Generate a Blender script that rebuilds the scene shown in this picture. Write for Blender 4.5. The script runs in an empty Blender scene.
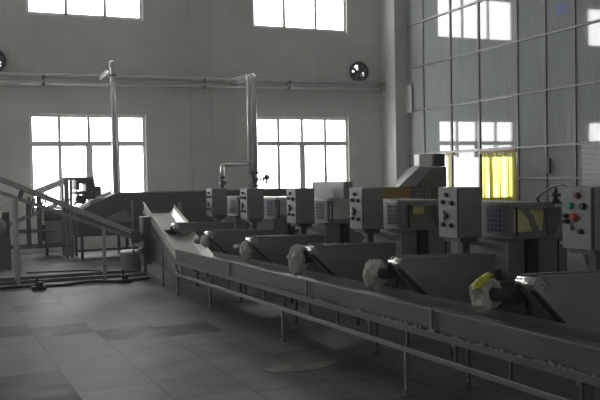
import bpy, bmesh, math, random
from mathutils import Vector, Matrix, noise
random.seed(7)
SC = bpy.context.scene
COL = SC.collection
H = 1.73
# ------------------------------------------------------------------ materials
def nt(name):
    m = bpy.data.materials.new(name); m.use_nodes = True
    t = m.node_tree; t.nodes.clear()
    out = t.nodes.new('ShaderNodeOutputMaterial')
    return m, t, out
def pbsdf(name, col, rough=.5, metal=0., spec=.5, var=0., vscale=4., rvar=0., stretch=(1,1,1), bump=0., bscale=40., coat=0., alpha=1., trans=0., ior=1.5):
    m, t, out = nt(name)
    p = t.nodes.new('ShaderNodeBsdfPrincipled')
    p.inputs['Base Color'].default_value = (*col, 1)
    p.inputs['Roughness'].default_value = rough
    p.inputs['Metallic'].default_value = metal
    p.inputs['Specular IOR Level'].default_value = spec
    p.inputs['Coat Weight'].default_value = coat
    p.inputs['Alpha'].default_value = alpha
    p.inputs['Transmission Weight'].default_value = trans
    p.inputs['IOR'].default_value = ior
    t.links.new(p.outputs[0], out.inputs[0])
    if var or rvar or bump:
        tc = t.nodes.new('ShaderNodeTexCoord'); mp = t.nodes.new('ShaderNodeMapping')
        mp.inputs['Scale'].default_value = stretch
        t.links.new(tc.outputs['Object'], mp.inputs[0])
    if var or rvar:
        n = t.nodes.new('ShaderNodeTexNoise'); n.inputs['Scale'].default_value = vscale; n.inputs['Detail'].default_value = 6
        t.links.new(mp.outputs[0], n.inputs['Vector'])
    if var:
        r = t.nodes.new('ShaderNodeMapRange'); r.inputs[1].default_value = .3; r.inputs[2].default_value = .7
        r.inputs[3].default_value = 1 - var; r.inputs[4].default_value = 1 + var
        t.links.new(n.outputs[0], r.inputs[0])
        mx = t.nodes.new('ShaderNodeVectorMath'); mx.operation = 'SCALE'; mx.inputs[0].default_value = col
        t.links.new(r.outputs[0], mx.inputs['Scale']); t.links.new(mx.outputs[0], p.inputs['Base Color'])
    if rvar:
        r = t.nodes.new('ShaderNodeMapRange'); r.inputs[1].default_value = .3; r.inputs[2].default_value = .7
        r.inputs[3].default_value = max(.03, rough - rvar); r.inputs[4].default_value = rough + rvar
        t.links.new(n.outputs[0], r.inputs[0]); t.links.new(r.outputs[0], p.inputs['Roughness'])
    if bump:
        n2 = t.nodes.new('ShaderNodeTexNoise'); n2.inputs['Scale'].default_value = bscale; n2.inputs['Detail'].default_value = 4
        t.links.new(mp.outputs[0], n2.inputs['Vector'])
        b = t.nodes.new('ShaderNodeBump'); b.inputs['Strength'].default_value = bump; b.inputs['Distance'].default_value = .02
        t.links.new(n2.outputs[0], b.inputs['Height']); t.links.new(b.outputs[0], p.inputs['Normal'])
    return m
def emis(name, col, s):
    m, t, out = nt(name); e = t.nodes.new('ShaderNodeEmission')
    e.inputs[0].default_value = (*col, 1); e.inputs[1].default_value = s
    t.links.new(e.outputs[0], out.inputs[0]); return m
def tiled_wall(name, base, grout, sx, sz):
    m, t, out = nt(name)
    p = t.nodes.new('ShaderNodeBsdfPrincipled'); p.inputs['Roughness'].default_value = .35
    p.inputs['Specular IOR Level'].default_value = .45
    tc = t.nodes.new('ShaderNodeTexCoord'); sep = t.nodes.new('ShaderNodeSeparateXYZ'); cmb = t.nodes.new('ShaderNodeCombineXYZ')
    add = t.nodes.new('ShaderNodeMath'); add.operation = 'ADD'
    t.links.new(tc.outputs['Object'], sep.inputs[0])
    t.links.new(sep.outputs[0], add.inputs[0]); t.links.new(sep.outputs[1], add.inputs[1])
    t.links.new(add.outputs[0], cmb.inputs[0]); t.links.new(sep.outputs[2], cmb.inputs[1])
    b = t.nodes.new('ShaderNodeTexBrick'); b.offset = 0; b.inputs['Scale'].default_value = 1
    b.inputs['Brick Width'].default_value = sx; b.inputs['Row Height'].default_value = sz
    b.inputs['Mortar Size'].default_value = .006; b.inputs['Mortar Smooth'].default_value = .6
    b.inputs['Color1'].default_value = (*base, 1); b.inputs['Color2'].default_value = (base[0]*.93, base[1]*.93, base[2]*.93, 1)
    b.inputs['Mortar'].default_value = (*grout, 1)
    t.links.new(cmb.outputs[0], b.inputs[0])
    n = t.nodes.new('ShaderNodeTexNoise'); n.inputs['Scale'].default_value = .7; n.inputs['Detail'].default_value = 5
    t.links.new(tc.outputs['Object'], n.inputs['Vector'])
    r = t.nodes.new('ShaderNodeMapRange'); r.inputs[1].default_value = .3; r.inputs[2].default_value = .7; r.inputs[3].default_value = .9; r.inputs[4].default_value = 1.06
    t.links.new(n.outputs[0], r.inputs[0])
    mx = t.nodes.new('ShaderNodeVectorMath'); mx.operation = 'SCALE'
    t.links.new(b.outputs[0], mx.inputs[0]); t.links.new(r.outputs[0], mx.inputs['Scale'])
    t.links.new(mx.outputs[0], p.inputs['Base Color']); t.links.new(p.outputs[0], out.inputs[0])
    return m
def glass_mat(alpha=.86):
    m, t, out = nt('hazy partition glass')
    p = t.nodes.new('ShaderNodeBsdfPrincipled')
    tc = t.nodes.new('ShaderNodeTexCoord'); mp = t.nodes.new('ShaderNodeMapping'); mp.inputs['Scale'].default_value = (3, 5, .5)
    n = t.nodes.new('ShaderNodeTexNoise'); n.inputs['Scale'].default_value = 2.2; n.inputs['Detail'].default_value = 8; n.inputs['Roughness'].default_value = .65
    t.links.new(tc.outputs['Object'], mp.inputs[0]); t.links.new(mp.outputs[0], n.inputs['Vector'])
    cr = t.nodes.new('ShaderNodeValToRGB'); e = cr.color_ramp.elements
    e[0].position = .3; e[0].color = (.30, .315, .325, 1); e[1].position = .75; e[1].color = (.40, .415, .425, 1)
    t.links.new(n.outputs[0], cr.inputs[0]); t.links.new(cr.outputs[0], p.inputs['Base Color'])
    p.inputs['Roughness'].default_value = .04; p.inputs['IOR'].default_value = 1.65; p.inputs['Alpha'].default_value = alpha
    p.inputs['Specular IOR Level'].default_value = .75
    t.links.new(p.outputs[0], out.inputs[0]); return m
def curtain_mat():
    m, t, out = nt('yellow pvc')
    d = t.nodes.new('ShaderNodeBsdfTranslucent'); d.inputs[0].default_value = (.93, .86, .10, 1)
    f = t.nodes.new('ShaderNodeBsdfDiffuse'); f.inputs[0].default_value = (.62, .55, .03, 1)
    tr = t.nodes.new('ShaderNodeBsdfTransparent'); tr.inputs[0].default_value = (.96, .91, .24, 1)
    g = t.nodes.new('ShaderNodeBsdfGlossy'); g.inputs['Roughness'].default_value = .12
    a = t.nodes.new('ShaderNodeMixShader'); a.inputs[0].default_value = .3
    b = t.nodes.new('ShaderNodeMixShader'); b.inputs[0].default_value = .2
    c = t.nodes.new('ShaderNodeMixShader'); c.inputs[0].default_value = .05
    t.links.new(d.outputs[0], a.inputs[1]); t.links.new(f.outputs[0], a.inputs[2])
    t.links.new(a.outputs[0], b.inputs[1]); t.links.new(tr.outputs[0], b.inputs[2])
    t.links.new(b.outputs[0], c.inputs[1]); t.links.new(g.outputs[0], c.inputs[2])
    t.links.new(c.outputs[0], out.inputs[0]); return m
def sheet_mat(name, col):
    m, t, out = nt(name)
    d = t.nodes.new('ShaderNodeBsdfPrincipled'); d.inputs['Base Color'].default_value = (*col, 1); d.inputs['Roughness'].default_value = .3
    tl = t.nodes.new('ShaderNodeBsdfTranslucent'); tl.inputs[0].default_value = (*col, 1)
    a = t.nodes.new('ShaderNodeMixShader'); a.inputs[0].default_value = .5
    t.links.new(d.outputs[0], a.inputs[1]); t.links.new(tl.outputs[0], a.inputs[2]); t.links.new(a.outputs[0], out.inputs[0])
    return m
def bag_mat():
    m, t, out = nt('white plastic film')
    d = t.nodes.new('ShaderNodeBsdfPrincipled'); d.inputs['Base Color'].default_value = (.62, .62, .57, 1); d.inputs['Roughness'].default_value = .35
    d.inputs['Specular IOR Level'].default_value = .6
    tl = t.nodes.new('ShaderNodeBsdfTranslucent'); tl.inputs[0].default_value = (.6, .6, .55, 1)
    a = t.nodes.new('ShaderNodeMixShader'); a.inputs[0].default_value = .3
    t.links.new(d.outputs[0], a.inputs[1]); t.links.new(tl.outputs[0], a.inputs[2]); t.links.new(a.outputs[0], out.inputs[0])
    return m
M = dict(
    steel=pbsdf('brushed stainless steel', (.27, .275, .27), .42, .55, .5, .12, 3., .1, (1, 1, 6), .04, 60),
    plate=pbsdf('dull stainless plate', (.26, .265, .26), .45, .4, .5, .14, 2.2, .1, (1, 1, 3), .05, 30),
    trough=pbsdf('trough sheet steel', (.17, .175, .17), .42, .4, .5, .14, 2., .1, (1, 1, 3), .04, 30),
    dark=pbsdf('grimy dark steel and painted shade', (.14, .14, .135), .5, .55, .4, .25, 4.),
    frame=pbsdf('frame tube steel', (.28, .28, .275), .36, .55, .5, .15, 8.),
    bright=pbsdf('polished roller steel', (.78, .78, .77), .2, .95),
    box=pbsdf('satin control box steel', (.25, .255, .25), .42, .4, .5, .1, 3., .08, (1, 1, 4)),
    tank=pbsdf('dark tank steel', (.13, .132, .125), .5, .5, .4, .15, 1.5),
    pale=pbsdf('pale steel with painted tray light', (.66, .68, .64), .4, .45, .5, .1, 2.),
    black=pbsdf('black rubber', (.012, .012, .012), .55, 0, .4),
    belt=pbsdf('dark conveyor belt', (.03, .031, .03), .6, 0, .3, .2, 9),
    pipe=pbsdf('galvanised pipe', (.62, .62, .60), .25, .45, .5, .1, 5.),
    pipedull=pbsdf('painted grey pipe', (.55, .55, .53), .25, .15, .5, .1, 3.),
    wall=tiled_wall('grey glazed wall tiles', (.57, .57, .54), (.48, .48, .455), .62, .45),
    wallplain=pbsdf('grey plaster', (.55, .55, .53), .7, 0, .3, .06, 1.),
    ceil=pbsdf('ceiling paint', (.65, .65, .62), .8, 0, .2),
    column=pbsdf('column tiles', (.50, .50, .475), .4, 0, .45, .05, 1.5),
    winframe=pbsdf('window frame aluminium', (.7, .7, .68), .45, .2),
    sky=emis('overexposed daylight', (1.0, 1.0, 1.0), 8.0),
    skygap=emis('daylight through fan', (1, 1, 1), 1.4),
    fillleft=emis('added fill from the left', (.97, 1.0, 1.0), 2.2),
    fillfront=emis('added fill from behind the camera', (1, .99, .97), .9),
    curtainfill=emis('added daylight behind the curtain', (1.0, 1.0, .97), 9.0),
    mull=pbsdf('partition aluminium', (.16, .165, .165), .4, .3), transom=pbsdf('partition rail', (.24, .245, .24), .4, .3),
    glass=glass_mat(), glasslow=glass_mat(.7), yellow=curtain_mat(), bag=bag_mat(),
    grout=pbsdf('floor grout', (.07, .073, .072), .7, 0, .3, .2, 3),
    tile=pbsdf('grey floor stone', (.145, .156, .154), .5, 0, .3, .3, 2.6, .03, (1, 1, 1), .02, 18),
    tileb=pbsdf('grey floor stone worn', (.17, .181, .178), .5, 0, .3, .3, 3.1, .03, (1, 1, 1), .02, 18),
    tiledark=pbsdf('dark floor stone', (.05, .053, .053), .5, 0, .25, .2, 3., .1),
    blue=pbsdf('blue print', (.03, .055, .13), .5),
    sticker=pbsdf('label white film', (.22, .24, .27), .45),
    dim=pbsdf('smoky polycarbonate', (.16, .165, .14), .15, 0, .6, .3, 7),
    orange=pbsdf('orange plastic', (.5, .10, .04), .5), green=pbsdf('green lamp lens', (.10, .42, .26), .25),
    redbrown=pbsdf('red brown knob', (.13, .05, .04), .4), knob=pbsdf('dark knob', (.03, .035, .035), .35),
    paneglare=sheet_mat('pane with painted window glare', (.85, .85, .80)), film=sheet_mat('yellow film scraps', (.98, .92, .45)),
    rail=pbsdf('conveyor rail steel', (.40, .405, .40), .4, .4, .5, .12, 5.),
    white=pbsdf('white enamel and lid glare', (.85, .85, .83), .4), brown=pbsdf('ochre panel', (.30, .19, .06), .5, 0, .4, .2, 5),
    bucket=pbsdf('grey bucket plastic', (.30, .305, .295), .5, 0, .4, .12, 9, 0, (6, 6, 1)),
    bluetint=pbsdf('blue sticker', (.12, .15, .36), .4),
    wet=pbsdf('wet residue', (.33, .33, .30), .15, 0, .6, .2, 8),
    crumb=pbsdf('pale residue', (.36, .36, .33), .6),
    paper=pbsdf('ribbed pale panel', (.45, .46, .46), .5),
    bulk=pbsdf('greenish leaf glass', (.3, .4, .36), .4),
)
# ------------------------------------------------------------------ mesh helpers
class MB:
    def __init__(s): s.bm = bmesh.new(); s.mi = 0
    def _tag(s, fs):
        for f in fs: f.material_index = s.mi
    def box(s, a, b, bev=0.):
        x0, y0, z0 = [min(p, q) for p, q in zip(a, b)]; x1, y1, z1 = [max(p, q) for p, q in zip(a, b)]
        return s.hexa([(x0,y0,z0),(x1,y0,z0),(x1,y1,z0),(x0,y1,z0),(x0,y0,z1),(x1,y0,z1),(x1,y1,z1),(x0,y1,z1)], bev)
    def hexa(s, P, bev=0.):
        v = [s.bm.verts.new(p) for p in P]
        fs = [s.bm.faces.new([v[i] for i in q]) for q in ((0,3,2,1),(4,5,6,7),(0,1,5,4),(1,2,6,5),(2,3,7,6),(3,0,4,7))]
        s._tag(fs)
        if bev:
            r = bmesh.ops.bevel(s.bm, geom=list({e for f in fs for e in f.edges}), offset=bev, segments=2, affect='EDGES', profile=.6)
            s._tag(r['faces'])
        return s
    def prism(s, poly, axis, a, b, bev=0.):
        """poly: 2-D points; axis 'x','y','z' of extrusion from a to b"""
        def P(p, h): return {'y': (p[0], h, p[1]), 'x': (h, p[0], p[1]), 'z': (p[0], p[1], h)}[axis]
        A = [s.bm.verts.new(P(p, a)) for p in poly]; B = [s.bm.verts.new(P(p, b)) for p in poly]
        n = len(poly); fs = [s.bm.faces.new(A), s.bm.faces.new(B[::-1])]
        for i in range(n): fs.append(s.bm.faces.new([A[i], B[i], B[(i+1) % n], A[(i+1) % n]]))
        s._tag(fs)
        bmesh.ops.recalc_face_normals(s.bm, faces=fs)
        if bev:
            r = bmesh.ops.bevel(s.bm, geom=list({e for f in fs for e in f.edges}), offset=bev, segments=2, affect='EDGES', profile=.6); s._tag(r['faces'])
        return s
    def bar(s, p, q, w, h=None, up=(0, 0, 1), bev=0.):
        """rectangular bar from p to q: w across, h along 'up'"""
        h = h or w; p = Vector(p); q = Vector(q); d = (q - p).normalized(); u = Vector(up)
        if abs(d.dot(u)) > .98: u = Vector((0, 1, 0))
        r = d.cross(u).normalized(); u = r.cross(d).normalized()
        P = []
        for c in (p, q):
            for a, b in ((-1, -1), (1, -1), (1, 1), (-1, 1)): P.append(tuple(c + r*a*w/2 + u*b*h/2))
        return s.hexa(P, bev)
    def tube(s, pts, r, n=12, cap=True):
        pts = [Vector(p) for p in pts]; rings = []
        prev = None
        for i, p in enumerate(pts):
            if i == 0: d = pts[1] - p
            elif i == len(pts) - 1: d = p - pts[i-1]
            else: d = (pts[i+1] - p).normalized() + (p - pts[i-1]).normalized()
            d.normalize()
            if prev is None:
                u = d.orthogonal().normalized()
            else:
                u = prev - d*prev.dot(d); u = u.normalized() if u.length > 1e-6 else d.orthogonal().normalized()
            prev = u; w = d.cross(u)
            rr = r[i] if isinstance(r, (list, tuple)) else r
            rings.append([s.bm.verts.new(p + (u*math.cos(2*math.pi*k/n) + w*math.sin(2*math.pi*k/n))*rr) for k in range(n)])
        fs = []
        for A, B in zip(rings, rings[1:]):
            for k in range(n):
                f = s.bm.faces.new([A[k], A[(k+1) % n], B[(k+1) % n], B[k]]); f.smooth = True; fs.append(f)
        if cap: fs += [s.bm.faces.new(rings[0][::-1]), s.bm.faces.new(rings[-1])]
        s._tag(fs); return s
    def cyl(s, p, q, r, n=20): return s.tube([p, q], r, n)
    def lathe(s, prof, c=(0, 0, 0), n=28, axis='z'):
        c = Vector(c); rings = []
        for r, z in prof:
            ring = []
            for k in range(n):
                a = 2*math.pi*k/n; x, y = r*math.cos(a), r*math.sin(a)
                o = {'z': (x, y, z), 'y': (x, z, y), 'x': (z, x, y)}[axis]
                ring.append(s.bm.verts.new(c + Vector(o)))
            rings.append(ring)
        fs = []
        for A, B in zip(rings, rings[1:]):
            for k in range(n):
                f = s.bm.faces.new([A[k], A[(k+1) % n], B[(k+1) % n], B[k]]); f.smooth = True; fs.append(f)
        fs += [s.bm.faces.new(rings[0][::-1]), s.bm.faces.new(rings[-1])]
        s._tag(fs); bmesh.ops.recalc_face_normals(s.bm, faces=fs); return s
    def quad(s, P):
        s._tag([s.bm.faces.new([s.bm.verts.new(p) for p in P])]); return s
    def build(s, name, mat, parent=None):
        me = bpy.data.meshes.new(name); s.bm.to_mesh(me); s.bm.free()
        for m in (mat if isinstance(mat, (list, tuple)) else [mat]): me.materials.append(m)
        o = bpy.data.objects.new(name, me); COL.objects.link(o)
        if parent: o.parent = parent
        return o
def bend(pts, r=.1, k=5):
    """round the corners of a polyline"""
    pts = [Vector(p) for p in pts]; out = [pts[0]]
    for a, b, c in zip(pts, pts[1:], pts[2:]):
        d0 = (a - b); d1 = (c - b); rr = min(r, d0.length*.45, d1.length*.45)
        p = b + d0.normalized()*rr; q = b + d1.normalized()*rr
        for i in range(k + 1):
            t = i/k; out.append(p*(1-t)**2 + b*2*t*(1-t) + q*t*t)
    out.append(pts[-1]); return out
def tag(o, label, cat, group=None):
    o['label'] = label; o['category'] = cat
    if group: o['group'] = group
    return o
def thing(name, label, cat, loc=(0, 0, 0), rz=0., group=None):
    o = bpy.data.objects.new(name, None); COL.objects.link(o); o.location = loc; o.rotation_euler = (0, 0, rz); o.empty_display_size = .1
    return tag(o, label, cat, group)
def struct(o): o['kind'] = 'structure'; return o
# the machine line is turned a little against the room
ANG = .040; O0 = Vector((3.166, 5.353, 0))
def line(t, s, z=0.):
    c, n = math.cos(ANG), math.sin(ANG)
    return Vector((O0.x + c*t - n*s, O0.y + n*t + c*s, z))
XG, YB = 11.56, 20.0
X0, Y0, ZC = -9.0, -5.0, 8.7
# ------------------------------------------------------------------ room
def wall_holes(mb, us, vs, holes, put):
    us = sorted(set(us + [h[0] for h in holes] + [h[1] for h in holes])); vs = sorted(set(vs + [h[2] for h in holes] + [h[3] for h in holes]))
    for a, b in zip(us, us[1:]):
        for c, d in zip(vs, vs[1:]):
            mu, mv = (a+b)/2, (c+d)/2
            if any(h[0] < mu < h[1] and h[2] < mv < h[3] for h in holes): continue
            put(a, b, c, d)
LZ0, LZ1, UZ0, UZ1 = 1.02, 3.335, 5.70, 7.02
WL, WR, WW = 1.553, 7.27, 2.80
back_holes = []
for x in (WL - 5.72, WL, WR): back_holes += [(x, x+WW, LZ0, LZ1), (x, x+WW, UZ0, UZ1)]
COR = (13.2, 15.75, .9, 2.25); back_holes.append(COR)
mb = MB(); wall_holes(mb, [X0, 17.4], [0, ZC], back_holes, lambda a, b, c, d: mb.box((a, YB, c), (b, YB+.26, d)))
struct(mb.build('wall_back', M['wall']))
left_holes = [(y, y+2.8, z0, z1) for y in (8.6, 12.6, 16.2) for z0, z1 in ((LZ0, LZ1), (UZ0, UZ1))]
mb = MB(); wall_holes(mb, [Y0, YB], [0, ZC], left_holes, lambda a, b, c, d: mb.box((X0-.26, a, c), (X0, b, d)))
struct(mb.build('wall_left', M['wall']))
front_holes = [(x, x+3.0, z0, z1) for x in (-6.5, -1.5, 3.5, 7.6) for z0, z1 in ((1.6, 3.6), (5.2, 7.2))]
mb = MB(); wall_holes(mb, [X0-.26, 17.4], [0, ZC], front_holes, lambda a, b, c, d: mb.box((a, Y0-.2, c), (b, Y0, d)))
struct(mb.build('wall_front', M['wallplain']))
struct(MB().box((X0-.26, Y0-.2, ZC), (17.4, YB+.26, ZC+.2)).build('ceiling', M['ceil']))
# floor of stone tiles laid along the machine line
mb = MB()
mb.box((X0-.26, Y0-.2, -.3), (17.4, YB+.26, -.004))
rng = random.Random(3)
TP = .645; T0 = -2.292
darkset = set()
offs = {}
def col_off(i): return offs.setdefault(i, {-2: .02, -1: .22, 0: .0, 1: -.06}.get(i, rng.uniform(0, .64)))
SB = 2.21                                   # reference joint along the line
cl, sn = math.cos(ANG), math.sin(ANG)
for i in range(-19, 20):
    for j in range(-18, 24):
        t0 = T0 + (i+.0)*TP; s0 = SB + j*.632 + {-3: .02, -2: .02, -1: .02, 0: .426, 1: .456, 2: .358}.get(i, col_off(i))
        g = .004
        P = [(t0+g, s0+g), (t0+TP-g, s0+g), (t0+TP-g, s0+.632-g), (t0+g, s0+.632-g)]
        W = [line(*p) for p in P]
        if any(w.x < X0 or w.x > 17.1 or w.y < Y0 or w.y > YB for w in W): continue
        tc, sc_ = t0 + TP/2, s0 + .316
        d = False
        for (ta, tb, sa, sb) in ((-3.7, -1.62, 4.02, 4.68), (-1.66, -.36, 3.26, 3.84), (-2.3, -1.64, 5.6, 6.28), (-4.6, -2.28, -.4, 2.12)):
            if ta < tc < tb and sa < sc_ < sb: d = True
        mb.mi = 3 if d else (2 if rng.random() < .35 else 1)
        mb.quad([tuple(w) for w in W])
struct(mb.build('floor', [M['grout'], M['tile'], M['tileb'], M['tiledark']]))
# pilasters and corner column
struct(MB().box((5.52, YB-.06, 0), (6.12, YB, ZC)).build('trim_1', M['column']))
struct(MB().box((XG-.42, 19.22, 0), (XG+.02, YB, ZC)).build('trim_2', M['column']))
struct(MB().box((-.2, YB-.06, 0), (.42, YB, ZC)).build('trim_3', M['column']))
# windows
def window(n, x0, z0, w, h, cols, tz, wide, mat, axis='back'):
    def P(u, d, z): return (u, YB+d, z) if axis == 'back' else ((u, Y0-d, z) if axis == 'front' else (X0-d, u, z))
    f = MB(); e = .075
    def b(u0, u1, z0_, z1_, d0=.06, d1=.13): f.box(P(u0, d0, z0_), P(u1, d1, z1_))
    b(x0, x0+e, z0, z0+h); b(x0+w-e, x0+w, z0, z0+h); b(x0+e, x0+w-e, z0, z0+e); b(x0+e, x0+w-e, z0+h-e, z0+h)
    for k in range(1, cols):
        u = x0 + w*k/cols; ww = .036
        b(u-ww, u+ww, (z0+tz if tz else z0)+.0, z0+h-e)
        if tz: ww = .08 if (wide and k == cols//2) else .042; b(u-ww, u+ww, z0+e, z0+tz)
    if tz: b(x0+e, x0+w-e, z0+tz-.06, z0+tz+.06, .05, .14)
    o = struct(f.build('window_%d' % n, M['winframe']))
    g = MB().box(P(x0, .17, z0), P(x0+w, .19, z0+h)).build('window_pane', mat, o)
    return o
n = 1
for x in (WL, WR, WL-5.72):
    window(n, x, LZ0, WW, LZ1-LZ0, 4, 2.615-LZ0, True, M['sky']); n += 1
    window(n, x, UZ0, WW, UZ1-UZ0, 3, 0, False, M['sky']); n += 1
for (a, b_, z0, z1) in left_holes:
    window(n, a, z0, b_-a, z1-z0, 3, 0, False, M['fillleft'], 'left'); n += 1  # unseen windows added to light the room from the left
for (a, b_, z0, z1) in front_holes:
    window(n, a, z0, b_-a, z1-z0, 3, 0, False, M['fillfront'], 'front'); n += 1  # unseen windows added behind the camera as fill for wall and near faces
# glazed partition on the right
YM = [20.0, 18.41, 17.12, 15.93, 14.50, 13.57, 12.69, 11.55, 10.4, 9.3]
ZM = [.12, 2.27, 3.46, 4.645, 5.82, 7.0, ZC]
mb = MB()
for y in YM[1:]: mb.box((XG-.035, y-.032, 0), (XG+.035, y+.032, ZC), .006)
gw = struct(mb.build('wall_right', M['mull'])); mb = MB()
for z in ZM[1:-1]: mb.box((XG-.045, 9.3, z-.023), (XG+.03, 19.25, z+.023), .006)
for ya, yb in ((20, 15.93), (14.5, 9.3)): mb.box((XG-.04, yb, 0), (XG+.04, ya, .12))
mb.box((XG-.04, 9.3, 1.555), (XG+.03, 14.5, 1.605), .005)
mb.build('transom', M['transom'], gw)
for y1, y0 in zip(YM, YM[1:]):
    for z0, z1 in zip(ZM, ZM[1:]):
        if z0 < 1 and abs(y0-14.5) < .1: continue
        if z0 < 1 and y0 < 14.4:
            for a, b_ in ((.12, 1.555), (1.605, z1-.03)): MB().box((XG-.006, y0+.032, a), (XG+.006, y1-.032, b_)).build('glass_pane', (M['glasslow'] if z0 < 1 else M['glass']), gw)
            continue
        MB().box((XG-.006, y0+.032, z0 + (.03 if z0 > 1 else 0)), (XG+.006, y1-.032, z1-.03)).build('glass_pane', (M['glasslow'] if z0 < 1 else M['glass']), gw)
struct(MB().box((XG-.1, Y0, 0), (XG+.1, 9.27, ZC)).build('trim_4', M['wallplain']))
# corridor beyond
struct(MB().box((17.2, Y0, 0), (17.4, YB, ZC)).build('wall_beyond', M['wallplain']))
f = MB(); cx0, cx1, cz0, cz1 = COR
for k in range(4): x = cx0 + (cx1-cx0)*k/3; f.box((x-.03, YB+.02, cz0), (x+.03, YB+.08, cz1))
f.box((cx0, YB+.02, cz0), (cx1, YB+.08, cz0+.06)); f.box((cx0, YB+.02, cz1-.06), (cx1, YB+.08, cz1))
wf = struct(f.build('window_%d' % n, M['winframe'])); MB().box((cx0, YB+.14, cz0), (cx1, YB+.16, cz1)).build('window_pane', M['curtainfill'], wf)  # unseen window, added and sized to backlight the yellow curtain
# ------------------------------------------------------------------ curtains and bits on the partition
def curtain(y0, y1, zb, zt, n, label):
    r = thing('strip_curtain', label, 'curtain', (XG, (y0+y1)/2, zb))
    MB().box((-.05, (y0-y1)/2, zt-zb-.06), (-.02, (y1-y0)/2, zt-zb)).build('rail', M['brown'], r)
    w = (y1-y0)/n; rg = random.Random(n)
    for i in range(n):
        c = -((y1-y0)/2) + (i+.5)*w; mb = MB(); hw = w*.57; dx = -.012 if i % 2 else .012; ph = rg.uniform(-.012, .012)
        seg = 10; A = []
        for zi in range(seg+1):
            z = (zt-zb-.03)*zi/seg; row = []
            for k in range(5):
                a = k/4*2-1
                row.append(mb.bm.verts.new((-.02 + dx + .014*(1-a*a) + ph*math.sin(z*2+i), c + a*hw, z)))
            A.append(row)
        for p, q in zip(A, A[1:]):
            for k in range(4):
                fc = mb.bm.faces.new([p[k], p[k+1], q[k+1], q[k]]); fc.smooth = True
        mb.build('strip', M['yellow'], r)
    return r
curtain(14.54, 15.90, .01, 2.24, 9, 'wide bright yellow plastic strip curtain hanging in the doorway of the glass partition')
curtain(17.02, 17.36, .01, 2.24, 3, 'narrow yellow plastic strip curtain beside the black box near the corner')
o = MB().box((-.05, -.045, -.16), (0, .045, .16), .01).build('latch_box', M['knob']); o.location = (XG-.04, 13.44, 1.84)
tag(o, 'small dark latch box on a partition mullion right of the yellow curtain', 'latch')
o = MB().box((-.003, -.17, -.1), (0, .17, .1)).build('sticker', M['bluetint']); o.location = (XG-.006, 13.06, 5.07)
tag(o, 'small blue rectangular sticker high up on a partition pane', 'sticker')
mb = MB()
for k in range(22): mb.box((-.02, -.56, k*.103), (0, .5, .098+k*.103), .012)
o = mb.build('ribbed_panel', M['paper']); o.location = (XG-.06, 11.95, 0)
o = tag(o, 'pale ribbed panel standing against the glass partition at the right edge', 'panel')
# ------------------------------------------------------------------ wall pipes
def wpipe(z0, z1, r, y, label):
    mb = MB(); mb.tube([(X0, y, z0-.25), (.9, y, z0), (11.2, y, z1)], r, 14)
    o = mb.build('wall_pipe', M['pipedull'])
    for x in (-2.5, 1.9, 5.85, 8.2, 11.0):
        z = z0 + (z1-z0)*(x-.9)/10.3
        b = MB(); b.box((x-.03, y-r-.012, z-r-.012), (x+.03, YB-.001, z-r)); b.box((x-.03, y-r-.012, z-r), (x+.03, y-r, z+r*.3)); b.build('bracket', M['dark'], o)
    return tag(o, label, 'pipe')
wpipe(4.22, 4.30, .055, 19.80, 'upper of two grey pipes running along the back wall')
wpipe(4.045, 4.14, .05, 19.82, 'lower of two grey pipes running along the back wall')
# left riser
def ball_elbow(mb, c, r): mb.lathe([(r*.05, -r), (r*.7, -r*.72), (r, 0), (r*.7, r*.72), (r*.05, r)], c, 16)
YR = 19.2
r = thing('riser_pipe', 'vertical steel pipe in front of the left lower window, elbow on top', 'pipe', (3.26, 18.3, 1.415)); r.scale = (.953,)*3
MB().tube([(0, 0, 0), (-.012, 0, 3.06)], .065, 16).build('pipe', M['pipe'], r)
e = MB(); ball_elbow(e, (-.012, 0, 3.06), .10); e.build('elbow', M['pipe'], r)
MB().tube([(-.012, 0, 3.05), (-.04, 1.6, 2.92)], .055, 14).build('branch', M['pipedull'], r)
mb = MB(); mb.cyl((-.02, .28, 2.93), (-.02, .28, 3.13), .03); mb.box((-.09, .2, 2.95), (.05, .36, 3.05), .01); mb.cyl((-.02, .28, 3.13), (-.02, .28, 3.15), .08); mb.build('valve', M['dark'], r)
MB().cyl((0, 0, 2.78), (0, 0, 2.83), .085).build('flange', M['dark'], r)
# right riser with branch, two close pipes
r = thing('riser_pipe', 'bright double vertical pipe left of the right lower window with a branch and valves', 'pipe', (6.54, 18.3, 1.415)); r.scale = (.953,)*3
MB().tube(bend([(-.03, 0, .45), (-.03, 0, 2.9), (-.1, 1.5, 2.95), (-.1, 1.62, 2.85)], .12), .055, 16).build('pipe', M['pipe'], r)
MB().tube(bend([(.12, .02, .42), (.12, .02, 2.92), (.1, 1.6, 2.9)], .12), .07, 16).build('pipe', M['pipe'], r)
MB().tube(bend([(-.03, 0, .63), (-.78, 0, .64), (-.78, 0, .33)], .1), .052, 16).build('branch', M['pipe'], r)
v = MB(); v.cyl((-.78, 0, .33), (-.78, 0, -.02), .045); v.cyl((-.78, 0, .36), (-.78, 0, .31), .08); v.box((-.85, -.06, .13), (-.71, .06, .25), .015); v.cyl((-.78, 0, .19), (-.66, -.02, .19), .02); v.build('valve', M['dark'], r)
v = MB(); v.cyl((.06, 0, .45), (.06, 0, -.02), .07); v.cyl((.06, 0, .44), (.06, 0, .39), .15); v.cyl((.06, 0, .12), (.06, 0, .07), .13); v.cyl((.06, 0, .26), (.34, -.05, .26), .02)
v.box((-.02, -.08, .18), (.16, .08, .34), .02); v.build('gate_valve', M['dark'], r)
w = MB(); ring = [(.3, -.05 + .17*math.sin(a), .26 + .17*math.cos(a)) for a in [2*math.pi*k/24 for k in range(25)]]
w.tube([(x - .08*(y+.05), y-.02, z) for x, y, z in ring], .014, 8)
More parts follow.
